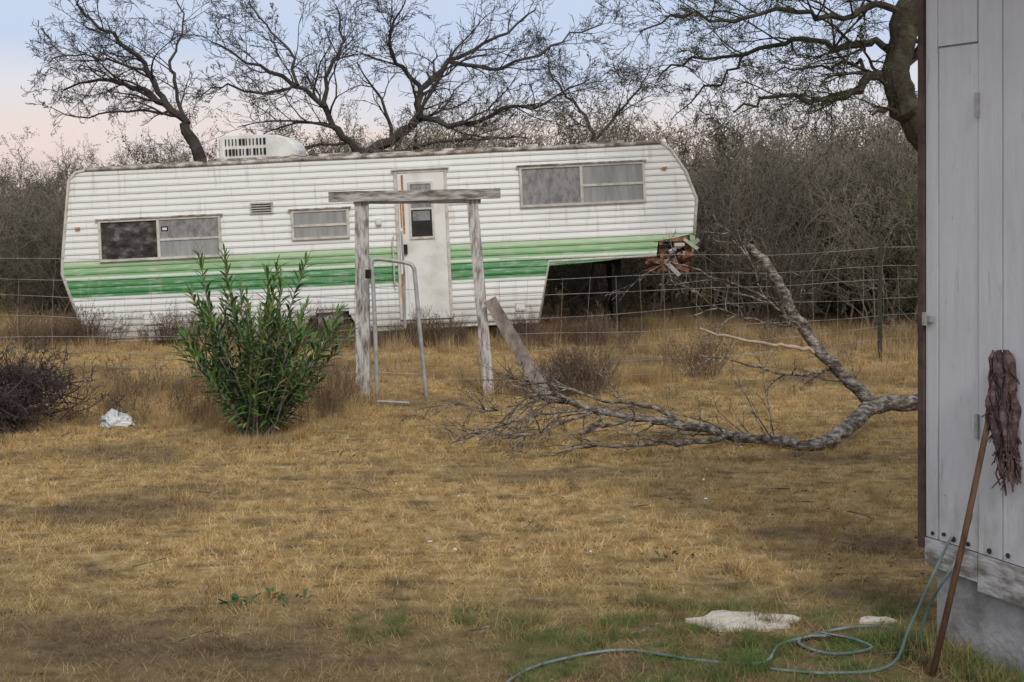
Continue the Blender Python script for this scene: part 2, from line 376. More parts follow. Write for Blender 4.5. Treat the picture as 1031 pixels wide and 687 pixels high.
tallp=[]
for k in range(4):
    mb=MB()
    for i in range(110):
        p=Vector((R.gauss(0,.10),R.gauss(0,.10),0)); lean=abs(R.gauss(0,0.40)); az=R.uniform(0,6.283)
        d=Vector((math.sin(lean)*math.cos(az),math.sin(lean)*math.sin(az),math.cos(lean)))
        blade(mb,p,d,R.uniform(0.12,0.42),R.uniform(0.004,0.007),0 if R.random()<.85 else 1,0.4,3)
    tallp.append(mb.build('tall_grass_clump',[M_tall,M_weed]))
def grow(mb,p,d,L,r,lvl,maxl,kids,wig=0.35,ratio=0.62,up=0.05,sides=3,mi=0,leaf=None,spread=(0.5,1.2),flat=1.0,segs=5,kstart=0.2,rmin=0.0012):
    pts=[p.copy()]; dirs=[]; dd=d.normalized()
    n=segs if lvl<maxl else max(3,segs-1)
    for i in range(n):
        dd=(dd+rv()*wig*R.uniform(0.3,1)+Vector((0,0,up))).normalized()
        dirs.append(dd.copy()); pts.append(pts[-1]+dd*(L/n))
    rr=[max(rmin,r*(1-0.75*i/n)) for i in range(n+1)]
    mb.tube(pts,rr,sides if lvl>0 else max(sides,5),mi)
    if leaf: leaf(mb,pts,lvl,maxl)
    if lvl>=maxl: return
    kn=kids[min(lvl,len(kids)-1)]
    for k in range(kn):
        t=kstart+(1-kstart)*(k+R.random())/kn; t=min(t,0.999); i=int(t*n); f=t*n-i
        q=pts[i].lerp(pts[i+1],f); base=dirs[i]
        ang=R.uniform(*spread); ax=base.orthogonal().normalized(); ax.rotate(Matrix.Rotation(R.uniform(0,6.283),3,base))
        nd=(base*math.cos(ang)+ax*math.sin(ang)); nd.z*=flat
        grow(mb,q,nd,L*ratio*R.uniform(0.65,1.15)*(1-0.35*t),rr[i]*0.6,lvl+1,maxl,kids,wig,ratio,up,sides,mi,leaf,spread,flat,segs,kstart,rmin)
weedp=[]
for k in range(3):
    mb=MB()
    for i in range(9):
        d=Vector((R.gauss(0,.3),R.gauss(0,.3),1))
        grow(mb,Vector((R.gauss(0,.06),R.gauss(0,.06),0)),d,R.uniform(0.3,0.62),0.004,0,2,[6,4],wig=.25,ratio=.4,rmin=0.0018,segs=4,spread=(0.3,0.8))
    for i in range(150):
        p=Vector((R.gauss(0,.14),R.gauss(0,.14),R.uniform(0.05,0.5))); a=rv()*0.013; b=rv()*0.009
        mb.face([p-a,p-b,p+a,p+b],0)
    weedp.append(mb.build('weed_clump',[M_weed]))
def fence_y(x):
    if x<-1.4: return 13.0+(-1.4-x)*0.09
    if x<-0.15: return 12.9
    return 12.9+(x+0.15)*0.615
pt=[];pw=[]
for i in range(1600):
    x=R.uniform(-9,9); y=R.uniform(12.6,20.0); fy=fence_y(x)
    if -1.5<x<-0.2 and y<13.6 and R.random()<.85: continue
    dens=noise.noise(Vector((x*0.7,y*0.9,1)))
    if y<16.3 and dens<0.0: continue
    if y<13.2 and dens<0.15: continue
    s=R.uniform(0.22,0.5) if y<16.2 else R.uniform(0.4,0.78)
    pt.append((x,y,gz(x,y),R.uniform(0,6.28),s,R.randrange(4)))
for i in range(260):
    x=R.uniform(-9,9); y=R.gauss(fence_y(x),0.13)
    if -1.4<x<-0.2: continue
    if noise.noise(Vector((x*1.1,4,1)))<-0.1: continue
    pt.append((x,y,gz(x,y),R.uniform(0,6.28),R.uniform(.4,.8),R.randrange(4)))
for i in range(300):
    x=R.uniform(-6.4,1.6) if R.random()<.75 else R.uniform(-8,8); y=R.gauss(17.05,0.2) 
    if R.random()<.12: y=fence_y(x)+R.gauss(0.1,0.2)
    if -1.5<x<-0.2 and y<14 : continue
    if noise.noise(Vector((x*1.4,2,7)))<-0.15 and R.random()<.7: continue
    s=R.uniform(0.3,0.62) if R.random()<.8 else R.uniform(.6,.95)
    pw.append((x,y,0,R.uniform(0,6.28),s,R.randrange(3)))
for i in range(26):
    x=R.uniform(-3.6,-1.1); y=R.uniform(11.2,12.8)
    pw.append((x,y,0,R.uniform(0,6.28),R.uniform(0.3,0.55),R.randrange(3)))
for i in range(190):
    x=R.uniform(-5.4,-1.2); y=R.uniform(11.0,13.2)
    pt.append((x,y,0,R.uniform(0,6.28),R.uniform(0.22,0.5),R.randrange(4)))
for (x,y,s) in [(-1.5,12.3,.95),(-1.62,12.15,.8),(-1.42,12.4,.9),(-1.72,12.2,.8),(-1.55,12.45,.9)]:
    pt.append((x,y,0,R.random()*6,s,0)); pw.append((x-.05,y+.05,0,R.random()*6,s*.7,1))
for i in range(14): pw.append((R.uniform(0.3,0.85),R.uniform(12.7,13.3),0,R.random()*6,R.uniform(.5,.85),R.randrange(3)))
for i in range(5): pw.append((R.gauss(1.75,.12),R.uniform(14.0,14.2),0,R.random()*6,R.uniform(.6,.9),R.randrange(3)))
for i in range(24): # trampled growth round the oleander
    a=R.uniform(0,6.28); pt.append((-1.97+.35*math.cos(a),10.75+.3*math.sin(a),0,R.random()*6,R.uniform(.2,.38),R.randrange(4)))
scatter('tall_dry_grass',tallp,pt)
scatter('dry_weeds',weedp,pw)

# ------------------------------------------------------------ brush thicket
def leafer(prob,size,mi=1,n=5):
    def f(mb,pts,lvl,maxl):
        if lvl<maxl-1: return
        for p in pts[1:]:
            for k in range(n):
                if R.random()<prob:
                    q=p+rv()*0.06; a=rv()*size; b=rv()*size*0.55
                    mb.face([q-a,q-b,q+a,q+b],mi)
    return f
brush=[]
for k in range(6):
    mb=MB()
    lf=leafer([0.02,0.0,0.16,0.05,0.02,0.28][k],0.024,1,4)
    for i in range(11):
        a=R.uniform(0,6.283); d=Vector((math.cos(a)*R.uniform(0.1,.7),math.sin(a)*R.uniform(0.1,.7),1))
        grow(mb,Vector((R.gauss(0,.35),R.gauss(0,.35),0)),d,R.uniform(1.2,2.7),0.02,0,3,[8,5,4],wig=.35,ratio=.5,up=0.06,leaf=lf,segs=4,rmin=0.0034,kstart=0.1)
    brush.append(mb.build('brush_shrub',[M_twig,M_leafd]))
pl=[]
def sc(x): return lerp(.80,1.10,min(1,max(0,(x+7)/9)))
for i in range(100):
    x=R.uniform(-13,13); y=R.uniform(20.8,24.0)
    pl.append((x,y,-0.05,R.uniform(0,6.28),R.uniform(0.75,1.05)*sc(x),R.randrange(6)))
for i in range(125):
    x=R.uniform(-19,19); y=R.uniform(24,34)
    pl.append((x,y,-0.05,R.uniform(0,6.28),R.uniform(0.85,1.2)*sc(x*.7),R.randrange(6)))
for i in range(120):
    x=R.uniform(-34,34); y=R.uniform(38,56)
    pl.append((x,y,-0.1,R.uniform(0,6.28),R.uniform(1.2,1.8)*sc(x*.45),R.choice([2,3,5,5])))
for i in range(26):
    x=R.uniform(3.6,10); y=R.uniform(18.8,21)
    pl.append((x,y,-0.05,R.uniform(0,6.28),R.uniform(0.6,0.95),R.randrange(6)))
for i in range(14):
    x=R.uniform(-11,-6.4); y=R.uniform(18.8,21)
    pl.append((x,y,-0.05,R.uniform(0,6.28),R.uniform(0.5,0.78),R.randrange(6)))
scatter('brush_thicket',brush,pl)

# ------------------------------------------------------------ bare trees
def limb(mb,pts,r0,r1,kids,L,maxl,wig=.45,mi=0,up=0.02,kstart=0.15,kk=[5,4,4],flat=0.8,sides=7,jit=0.05,ratio=.62,rmin=0.0032,leaf=None):
    P=smooth(pts,4); P=[p+rv()*jit*(0 if i in(0,) else 1) for i,p in enumerate(P)]; n=len(P)
    rr=[lerp(r0,r1,i/(n-1))*R.uniform(.9,1.1) for i in range(n)]
    mb.tube(P,rr,sides,mi)
    for k in range(kids):
        t=kstart+(1-kstart)*(k+R.random())/kids; i=min(n-2,int(t*(n-1)))
        base=(P[i+1]-P[i]).normalized(); ang=R.uniform(0.5,1.15); ax=base.orthogonal().normalized(); ax.rotate(Matrix.Rotation(R.uniform(0,6.283),3,base))
        nd=base*math.cos(ang)+ax*math.sin(ang); nd.z=nd.z*flat+0.12
        grow(mb,P[i].copy(),nd,L*R.uniform(.5,1.15)*(1.1-0.4*t),rr[i]*0.42,1,maxl,[kids]+kk,wig=wig,ratio=ratio,up=up,sides=4,mi=mi,segs=6,rmin=rmin,spread=(0.35,1.0),flat=0.95,leaf=leaf)
def Q(l,d,dy=None):
    return [S(u,v,d+(dy[i] if dy else 0)) for i,(u,v) in enumerate(l)]
mb=MB(); d=23
g=S(228,310,d); g.z=-0.05
limb(mb,[g]+Q([(215,190),(200,160),(188,125)],d),0.13,0.085,0,1,1)
limb(mb,Q([(188,125),(165,105),(135,88),(100,78),(62,92)],d,[0,0,.3,.6,.9]),0.07,0.013,11,1.4,4)
limb(mb,Q([(168,107),(150,72),(122,42),(92,20),(78,2)],d,[0,0,-.3,-.6,-.8]),0.055,0.012,12,1.5,4)
limb(mb,Q([(188,125),(178,92),(172,60),(185,25),(178,-5)],d,[0,.2,.6,1,1.2]),0.04,0.009,11,1.3,4)
limb(mb,Q([(150,72),(110,62),(75,55),(45,62)],d,[0,-.4,-.9,-1.2]),0.026,0.007,9,1.1,4)
limb(mb,Q([(170,112),(130,112),(90,118),(50,110)],d,[0,.4,.9,1.2]),0.026,0.007,8,.9,4)
mb.build('bare_tree',[M_bark])
mb=MB(); d=23.5
g=S(395,306,d); g.z=-0.05
limb(mb,[g]+Q([(392,200),(372,155)],d),0.17,0.12,0,1,1)
limb(mb,Q([(372,155),(398,138),(420,118),(424,92),(452,62),(500,38),(540,12)],d,[0,0,0,.2,.4,.6,.8]),0.10,0.013,17,1.6,4)
limb(mb,Q([(372,155),(345,140),(328,108),(296,84),(250,62),(212,40)],d,[0,0,-.2,-.4,-.8,-1]),0.075,0.011,16,1.55,4)
limb(mb,Q([(328,108),(330,70),(345,40),(338,5)],d,[-.2,0,.3,.6]),0.045,0.01,12,1.4,4)
limb(mb,Q([(424,92),(400,62),(395,30),(412,-2)],d,[.2,0,-.3,-.6]),0.045,0.01,12,1.4,4)
limb(mb,Q([(420,118),(465,126),(505,112),(548,104),(592,80)],d,[0,-.3,-.5,-.9,-1.2]),0.055,0.01,14,1.4,4)
limb(mb,Q([(452,62),(490,70),(530,60),(575,35),(610,20)],d,[.4,.6,.8,1.,1.2]),0.04,0.009,14,1.4,4)
limb(mb,Q([(372,155),(420,148),(470,140),(520,138)],d,[0,-.3,-.5,-.7]),0.055,0.01,9,1.0,4)
limb(mb,Q([(296,84),(265,95),(230,84),(205,95)],d,[-.4,-.8,-1,-1.3]),0.03,0.009,10,1.0,4)
limb(mb,Q([(300,86),(290,50),(260,20),(250,-8)],d,[-.4,-.2,0,.3]),0.03,0.009,11,1.2,4)
mb.build('bare_tree',[M_bark])
mb=MB(); d=27
g=S(600,290,d); g.z=-0.05
limb(mb,[g]+Q([(605,180),(598,140)],d),0.1,0.06,0,1,1)
limb(mb,Q([(598,140),(585,110),(560,85),(550,55)],d),0.04,0.01,9,1.1,4)
limb(mb,Q([(598,140),(620,115),(640,95),(655,70)],d),0.04,0.01,9,1.1,4)
mb.build('bare_tree',[M_bark])
mb=MB(); d=16
lf=leafer(0.05,0.012,1,3)
g=S(985,360,d); g.z=-0.05
MO=dict(flat=.55,rmin=.0024,kk=[5,5,4])
limb(mb,[g]+Q([(975,250),(950,160),(922,122),(904,92),(905,50),(916,0),(925,-60)],d),0.22,0.13,4,1.4,4,jit=.035,sides=10,kstart=.6)
limb(mb,Q([(904,92),(882,78),(858,92),(822,100),(780,98),(742,112)],d,[0,0,-.2,-.4,-.6,-.8]),0.07,0.01,16,1.0,4,leaf=lf,up=-.03,**MO)
limb(mb,Q([(905,55),(882,44),(842,48),(800,40),(752,52),(700,58),(662,78)],d,[0,0,.2,.4,.6,.8,1]),0.052,0.009,19,1.0,4,leaf=lf,**MO)
limb(mb,Q([(912,20),(880,8),(836,18),(790,10),(742,22),(690,14),(640,30)],d,[0,-.1,-.3,-.4,-.5,-.6,-.8]),0.048,0.008,19,1.0,4,leaf=lf,**MO)
limb(mb,Q([(882,78),(860,62),(835,70),(808,66),(780,76)],d,[0,.4,.8,1,1.2]),0.028,0.007,10,0.8,4,leaf=lf,**MO)
limb(mb,Q([(925,-60),(860,-40),(790,-25),(720,-20)],d,[0,.3,.5,.8]),0.07,0.01,14,1.1,4,up=-.04,**MO)
limb(mb,Q([(752,52),(725,82),(700,95),(680,120)],d,[.6,.5,.4,.3]),0.02,0.005,9,0.7,4,up=-.02,**MO)
limb(mb,Q([(915,120),(900,108),(880,112)],d,[0,-.2,-.3]),0.05,0.015,3,0.5,3)
mb.build('mossy_tree',[M_barkmoss,M_leafB])

# ------------------------------------------------------------ camper trailer
ANG=math.atan(0.047)
camper=empty('fifth_wheel_camper',(-2.694,17.5,0.15),(0,-ANG,0))
def C(px,py): return ((px-300)/80.0, (333-(py+0.047*(px-300)))/80.0)
WD=2.4
prof_px=[(88,345),(306,336),(314,316),(352,313),(362,334),(543,324),(556,263),(664,257),(667,239),(702,236),(707,200),(697,172),(683,150),(674,143.5),(94,171.5),(84,174),(77,182),(67,262),(66,276)]
prof=[C(*p) for p in prof_px]
mb=MB(); n=len(prof)
front=[(x,0,z) for x,z in prof]; back=[(x,WD,z) for x,z in prof]
mb.face(front); mb.face(back[::-1])
for i in range(n):
    j=(i+1)%n; mb.face([front[j],front[i],back[i],back[j]], 0)
mb.build('body',[M_siding],camper)
def cuts(z):
    xs=[]
    for i in range(n):
        (x0,z0),(x1,z1)=prof[i],prof[(i+1)%n]
        if (z0<=z)!=(z1<=z): xs.append(x0+(x1-x0)*(z-z0)/(z1-z0))
    return sorted(xs)
mb=MB(); h=0.0825; z=0.0
while z<2.13:
    a=cuts(z+0.001); b=cuts(min(z+h,2.14)-0.001)
    if len(a)!=len(b): b=cuts(z+h/2); a=b
    if len(b)!=len(a): a=b
    for k in range(0,len(a)-1,2):
        x0,x1,X0,X1=a[k],a[k+1],b[k],b[k+1]
        zt=min(z+h,2.14); N=24
        for q in range(N):
            def PT(t,yy,zz,f):
                xx=lerp(lerp(x0,x1,t),lerp(X0,X1,t),f)
                return (xx,yy+0.0035*noise.noise(Vector((xx*1.3,z*4,0))),zz+0.003*noise.noise(Vector((xx*0.9,z*3,5))))
            t0,t1=q/N,(q+1)/N
            A=[PT(t0,-.006,z,0),PT(t1,-.006,z,0),PT(t0,-.021,z+.008,0),PT(t1,-.021,z+.008,0),PT(t0,-.023,z+.03,.4),PT(t1,-.023,z+.03,.4),PT(t0,-.008,zt,1),PT(t1,-.008,zt,1)]
            mb.face([A[0],A[1],A[3],A[2]]); mb.face([A[2],A[3],A[5],A[4]]); mb.face([A[4],A[5],A[7],A[6]])
    z+=h
mb.build('side_siding',[M_siding],camper)
def ct(mb,l,r,mi=0,y=-0.015,sides=6): mb.tube([Vector((C(*p)[0],y,C(*p)[1])) for p in l],r,sides,mi,cap=True)
mb=MB()
ct(mb,[(94,171),(200,166.5),(300,161),(400,157),(500,151.5),(600,147.5),(674,143)],0.024,0,y=-0.02)
mb.build('roof_edge',[M_rooftrim],camper,smooth=True)
mb=MB()
ct(mb,[(94,171.5),(84,174),(77,182),(67,262),(66,276),(88,345)],0.022)
ct(mb,[(674,143.5),(683,150),(697,172),(707,200),(703,236)],0.022)
ct(mb,[(543,324),(556,263),(664,257)],0.018)
ct(mb,[(88,345),(306,336)],0.016); ct(mb,[(362,334),(543,324)],0.016)
mb.build('corner_trim',[M_trim],camper,smooth=True)
mb=MB(); x0,_=C(96,171); x1,_=C(672,143)
mb.box((x0,0.02,2.150),(x1,WD-0.02,2.178),0)
for i in range(26):
    xx=R.uniform(x0+.3,x1-0.5); yy=R.uniform(.05,.3); mb.box((xx,yy,2.179),(xx+R.uniform(.1,.6),yy+.2,2.179+R.uniform(.008,.035)),0)
mb.build('roof',[M_rooftrim],camper)
def window(name,x0,y0,x1,y1,split,panes):
    (u0,w1)=C(x0,y0); w0=w1-(y1-y0)/80; u1=u0+(x1-x0)/80
    root=MB(); t=0.03
    fr=[((u0,w0),(u1,w0+t)),((u0,w1-t),(u1,w1)),((u0,w0+t),(u0+t,w1-t)),((u1-t,w0+t),(u1,w1-t))]
    for (a,b) in fr: root.box((a[0],-0.055,a[1]),(b[0],-0.0,b[1]),0)
    us=u0+(split-x0)/80 if split else None
    if us: root.box((us-0.018,-0.052,w0+t),(us+0.018,0,w1-t),0)
    cells=[(u0+t,us-0.018),(us+0.018,u1-t)] if us else [(u0+t,u1-t)]
    for ci,(a,b) in enumerate(cells):
        kind=panes[ci]; wm=w0+(w1-w0)*0.47
        if kind[1]:
            root.box((a,-0.048,wm-0.014),(b,0,wm+0.014),0)
            root.box((a,-0.034,w0+t),(b,-0.026,wm-0.014),kind[0]); root.box((a,-0.040,wm+0.014),(b,-0.026,w1-t),kind[2])
        else: root.box((a,-0.034,w0+t),(b,-0.026,w1-t),kind[0])
    root.box((u0-0.03,-0.075,w1+0.002),(u1+0.03,-0.0,w1+0.018),5)
    root.build(name,[M_trim,M_screen,M_curtain,M_glassdark,M_lace_glint,M_rooftrim],camper)
window('rear_window',105,222,228,264,165,[(1,False,1),(2,True,4)])
window('middle_window',299,212,357,242,None,[(2,True,2)])
window('front_window',530,168,656,209,592,[(4,False,4),(2,True,2)])
mb=MB(); (u,w)=C(258,204)
mb.box((u,-0.045,w-0.14),(u+0.29,0,w),0)
for i in range(4): mb.box((u+0.02,-0.052,w-0.125+i*0.03),(u+0.27,-0.046,w-0.112+i*0.03),1)
mb.build('furnace_vent',[M_trim,M_black],camper)
mb=MB(); (u,w)=C(404,172); wd=53/80; hb=150/80
mb.box((u,-0.05,w-hb),(u+0.035,0,w),0); mb.box((u+wd-0.035,-0.05,w-hb),(u+wd,0,w),0); mb.box((u+0.035,-0.05,w-0.035),(u+wd-0.035,0,w),0)
mb.box((u+0.038,-0.042,w-hb),(u+wd-0.038,0,w-0.038),1)
mb.box((u-0.03,-0.075,w+0.002),(u+wd+0.03,0,w+0.018),0)
a0=u+0.17; a1=a0+0.31; z1=w-0.18; z0=z1-0.66
for (p,q,r_,s_) in [(a0,a1,z1,z1+.03),(a0,a1,z0-.03,z0),(a0,a0+.025,z0,z1),(a1-.025,a1,z0,z1)]: mb.box((p,-0.062,r_),(q,-0.043,s_),2)
zm=(z0+z1)/2+.02
mb.box((a0+.025,-0.060,zm-.012),(a1-.025,-0.043,zm+.012),2)
mb.box((a0+.025,-0.050,z0),(a1-.025,-0.044,zm-.012),3); mb.box((a0+.025,-0.050,zm+.012),(a1-.025,-0.044,z1),4)
mb.box((a0+.045,-0.0535,zm-.15),(a1-.05,-0.0505,zm-.03),4)  # pale patch on the lower pane, a light reflection painted in colour
mb.box((u+0.085,-0.0455,w-0.80),(u+0.112,-0.0425,w-0.06),5)
mb.box((u+0.06,-0.047,w-0.72),(u+0.075,-0.0425,w-0.30),5)
mb.box((u+0.07,-0.085,w-1.05),(u+0.13,-0.0425,w-0.93),6)
mb.box((u+0.036,-0.0455,w-1.86),(u+0.06,-0.0425,w-1.3),5)
mb.build('entry_door',[M_trim,M_door,M_trim,M_glassdark,M_lace_glint,noise_mat('rust_run',[(0.35,(0.60,0.48,0.32)),(0.45,(0.30,0.13,0.04)),(0.6,(0.52,0.27,0.09))],scale=12),M_black],camper)
mb=MB(); ct(mb,[(402,236),(400,240),(400,284),(402,288)],0.01,0,y=-0.08); mb.build('grab_rail',[M_trim],camper,smooth=True)
mb=MB()
for (px,py) in [(676,169),(84,230)]:
    (x,z)=C(px,py); mb.box((x-.03,-0.06,z-.015),(x+.03,-0.02,z+.015),0)
mb.build('marker_lights',[M_orange],camper,bevel=0.006)
mb=MB()
for (px,py,w_,h_) in [(146,316,20,11),(168,228,7,5),(243,300,8,8),(115,319,10,12),(520,305,10,8)]:
    (x,z)=C(px,py); mb.box((x,-0.04,z-h_/80),(x+w_/80,-0.0,z),0)
    mb.box((x+.015,-0.043,z-h_/80+.015),(x+w_/80-.015,-0.0405,z-.015),1)
mb.build('hatch_covers',[M_trim,M_white],camper)
mb=MB(); (x,z)=C(384,222); mb.box((x,-.07,z-.06),(x+.07,-0.02,z+.03),0); mb.build('porch_light',[M_white],camper,bevel=.01)
mb=MB(); ax0,az=C(219,162)
outline=[(0,0.03),(0.0,0.28),(0.04,0.335),(0.55,0.330),(0.78,0.31),(0.93,0.26),(1.01,0.18),(1.04,0.10),(1.03,0.03),(0.98,0.0),(0.03,0.0)]
def ring(y,sc_,zo): return [Vector((ax0+0.5+(x-0.5)*sc_,y,2.19+zo+z*sc_)) for x,z in outline]
ys=[(0.53,0.88,0.03),(0.55,0.95,0.012),(0.60,1.0,0),(1.25,1.0,0),(1.30,0.93,0.012)]
rg=[ring(*q) for q in ys]
for a,b in zip(rg,rg[1:]):
    for i in range(len(outline)):
        j=(i+1)%len(outline); mb.face([a[i],a[j],b[j],b[i]])
mb.face(rg[0]); mb.face(rg[-1][::-1])
for k in range(2):
    z0_=2.19+0.065+k*0.13
    for i in range(12):
        x=ax0+0.10+i*0.045
        mb.box((x,0.515,z0_),(x+R.choice([.012,.02,.03]),0.529,z0_+0.085),1)
mb.build('air_conditioner',[M_white,M_black],camper)
def wheel(name,x,y,z,r):
    mb=MB(); rings=[]
    for (yy,rr) in [(-.10,r*.55),(-.105,r*.8),(-.08,r*.97),(-.04,r),(.04,r),(.08,r*.97),(.105,r*.8),(.10,r*.55)]:
        rings.append([Vector((x+rr*math.cos(2*math.pi*k/28),y+yy,z+rr*math.sin(2*math.pi*k/28))) for k in range(28)])
    for a,b in zip(rings,rings[1:]):
        for k in range(28):
            j=(k+1)%28; mb.face([a[k],b[k],b[j],a[j]],0)
    for yy,rr in ((-.07,r*.56),(.07,r*.56)):
        mb.face([Vector((x+rr*math.cos(2*math.pi*k/28),y+yy,z+rr*math.sin(2*math.pi*k/28))) for k in range(28)],1)
    mb.tube([Vector((x,y-.1,z)),Vector((x,y-.06,z))],r*.18,10,1,cap=True)
    mb.build(name,[M_black,M_trim],camper,smooth=False)
cx,_=C(333,0)
for i,yy in enumerate((0.16,WD-0.16)): wheel('wheel_%d'%(i+1),cx,yy,0.13,0.30)
mb=MB(); mb.tube([Vector((cx,.2,.1)),Vector((cx,WD-.2,.1))],.04,8,0); 
for yy in (.6,1.8): mb.box((C(100,0)[0],yy,-0.13),(C(540,0)[0],yy+.08,-0.045),0)
mb.build('chassis',[M_rust],camper)
mb=MB()
for yy in (.35,WD-.35):
    (x,z)=C(627,259); mb.box((x-.035,yy,z-.42),(x+.035,yy+.08,z),0); mb.box((x-.025,yy+.01,-0.35),(x+.025,yy+.07,z-.42),0); mb.box((x-.09,yy-.03,-0.40),(x+.09,yy+.11,-0.35),0)
    mb.beam((x,yy+.04,z-.1),(x-.7,yy+.04,z-.02),.04,.03,0)
(x,z)=C(627,259); mb.box((x-.03,.43,z-.1),(x+.03,WD-.35,z-.04),0)
mb.tube([Vector((x-.3,.3,z)),Vector((x-.35,.3,z-.25)),Vector((x-.55,.3,z-.5)),Vector((x-.8,.3,z-.62))],.012,5,0)
mb.build('landing_legs',[M_dark],camper)
mb=MB(); (x0,z0)=C(667,258); (x1,z1)=C(701,238)
mb.box((x0,0.25,z0+.02),(x1-.05,WD-.1,z1-.004),1)
for i in range(60):
    c=Vector((R.uniform(x0-.10,x1-.0),R.uniform(-0.05,.28),R.uniform(z0-.20,z1)))
    M=Matrix.Translation(c)@Matrix.Rotation(R.gauss(0,.6),4,'Y')@Matrix.Rotation(R.gauss(0,.6),4,'Z')@Matrix.Rotation(R.gauss(0,.4),4,'X')
    mb.box((-R.uniform(.04,.15),-.02,-R.uniform(.01,.03)),(R.uniform(.04,.15),.01,R.uniform(.01,.03)),R.choice([0,0,0,1,2,0]),M)
mb.beam((x0-.18,0.02,z0+.0),(x1-.06,0.02,z0-.20),.06,.03,0,.3)
mb.beam((x0-.05,0.0,z1-.03),(x1-.06,0.0,z1-.02),.05,.03,0,.3)
mb.beam((x0+.05,0.0,z0-.18),(x0+.02,0.0,z1),.05,.03,0,.3)
for i in range(12):
    a=Vector((R.uniform(x0,x1),R.uniform(0,.3),z0)); mb.tube([a,a+Vector((R.gauss(0,.05),0,-.1)),a+Vector((R.gauss(0,.1),0,-R.uniform(.15,.3)))],.007,4,R.choice([0,1]))
mb.build('rotted_nose_framing',[M_brokenwood,M_dark,M_trim],camper)
mb=MB(); 
mb.face([(x1-.03,-.012,z1+.02),(x1+.035,-.012,z1+.02),(x1+.03,.0,z1-.12),(x1-.0,.01,z1-.22),(x1-.03,0,z1-.1)])
mb.build('torn_skin',[M_siding],camper)

# ------------------------------------------------------------ fence, gate
def fence():
    root=empty('wire_fence'); mb=MB()
    def run(a,b):
        a=Vector(a); b=Vector(b); L=(b-a).length; nn=int(L/0.5)
        for z in (0.10,0.24,0.38,0.54,0.72,0.92,1.08,1.27):
            pts=[]
            for i in range(nn+1):
                t=i/nn; p=a.lerp(b,t); pts.append(Vector((p.x,p.y+R.gauss(0,.006),z+0.06*noise.noise(Vector((p.x*.6,z*3,0)))-0.02*math.sin(math.pi*((t*L/2.6)%1)))))
            mb.tube(pts,0.0024,4,0)
            if z==1.27:
                for i in range(int(L/.13)):
                    p=a.lerp(b,(i+.5)/int(L/.13)); q=Vector((p.x,p.y,z)); mb.tube([q-Vector((.0,0,.015)),q+Vector((.012,0,.015))],.0012,3,0)
        k=int(L/0.32)
        for i in range(k+1):
            p=a.lerp(b,i/k); dx=R.gauss(0,.03); mb.tube([Vector((p.x,p.y,.08)),Vector((p.x+dx+R.gauss(0,.02),p.y,.6)),Vector((p.x+dx,p.y,1.08))],0.0014,3,0)
    run((-9.5,13.75,0),(-1.46,12.95,0)); run((-0.12,12.9,0),(4.1,15.5,0)); run((4.1,15.5,0),(9.5,18.8,0))
    mb.build('woven_wire',[M_wire],root)
    for (x,y) in [(4.1,15.5),(-5.6,13.36),(7.2,17.4),(-9.4,13.74)]:
        mb=MB(); mb.box((x-.026,y-.004,-.1),(x+.026,y+.004,1.42),0); mb.box((x-.005,y+.004,-.1),(x+.005,y+.035,1.42),0)
        for i in range(24): mb.box((x-.008,y-.012,.1+i*.055),(x+.008,y-.004,.12+i*.055),0)
        mb.build('t_post',[M_tpost],root)
fence()
gate=empty('wooden_gate_frame')
D=12.9
mb=MB(); 
mb.beam(S(364,200,D),Vector((S(366,397,D).x,D,-0.03)),0.125,0.09,0,.05)
mb.build('left_post',[M_paintwood],gate)
mb=MB(); mb.beam(S(475,198,D),Vector((S(493,398,D).x,D,-0.03)),0.10,0.09,0,.05); mb.build('right_post',[M_paintwood],gate)
mb=MB(); mb.beam(S(331,198.5,D-.075),S(504,195,D-.075),0.095,0.05,0,.06)
mb.build('header_beam',[M_paintbeam],gate)
mb=MB(); mb.beam(S(356,203,D+.06),S(484,202,D+.06),0.05,0.03,0,.06); mb.build('back_batten',[M_paintbeam],gate)
mb=MB(); p=S(493,302,12.78); q=S(552,393,12.55); q.z=0.02; mb.beam(p,q,.12,.035,0,.05); mb.build('leaning_plank',[M_plank])
pg=empty('pipe_gate')
mb=MB(); d=12.7
pts=Q([(380,408),(378,340),(375,275),(374,266)],d)+Q([(377,261),(392,262),(410,265),(416,269),(418,280),(423,335),(430,408)],d)
mb.tube(smooth(pts,3),0.019,8,0,cap=True)
mb.build('gate_pipe_frame',[M_galv],pg,smooth=True)
mb=MB(); mb.tube(Q([(404,233),(407,275),(408,330)],12.85),0.012,6,0,cap=True); mb.tube(Q([(374,290),(420,292)],d),0.003,5,0); mb.tube(Q([(378,375),(427,377)],d),0.003,5,0)
for i in range(7): mb.tube([S(375+i*7,266,d),S(382+i*7.0,404,d)],.0013,3,0)
a=S(380,411,12.4); b=S(412,414,12.3); a.z=.03;b.z=.03; mb.tube([a,b],.012,6,0,cap=True)
mb.build('gate_mesh',[M_galv],pg)
mb=MB(); p=S(371,276,12.7); mb.tube([p-Vector((0,0,.04)),p+Vector((0,0,.04))],.03,8,0,cap=True); mb.build('gate_latch',[M_dark],pg)

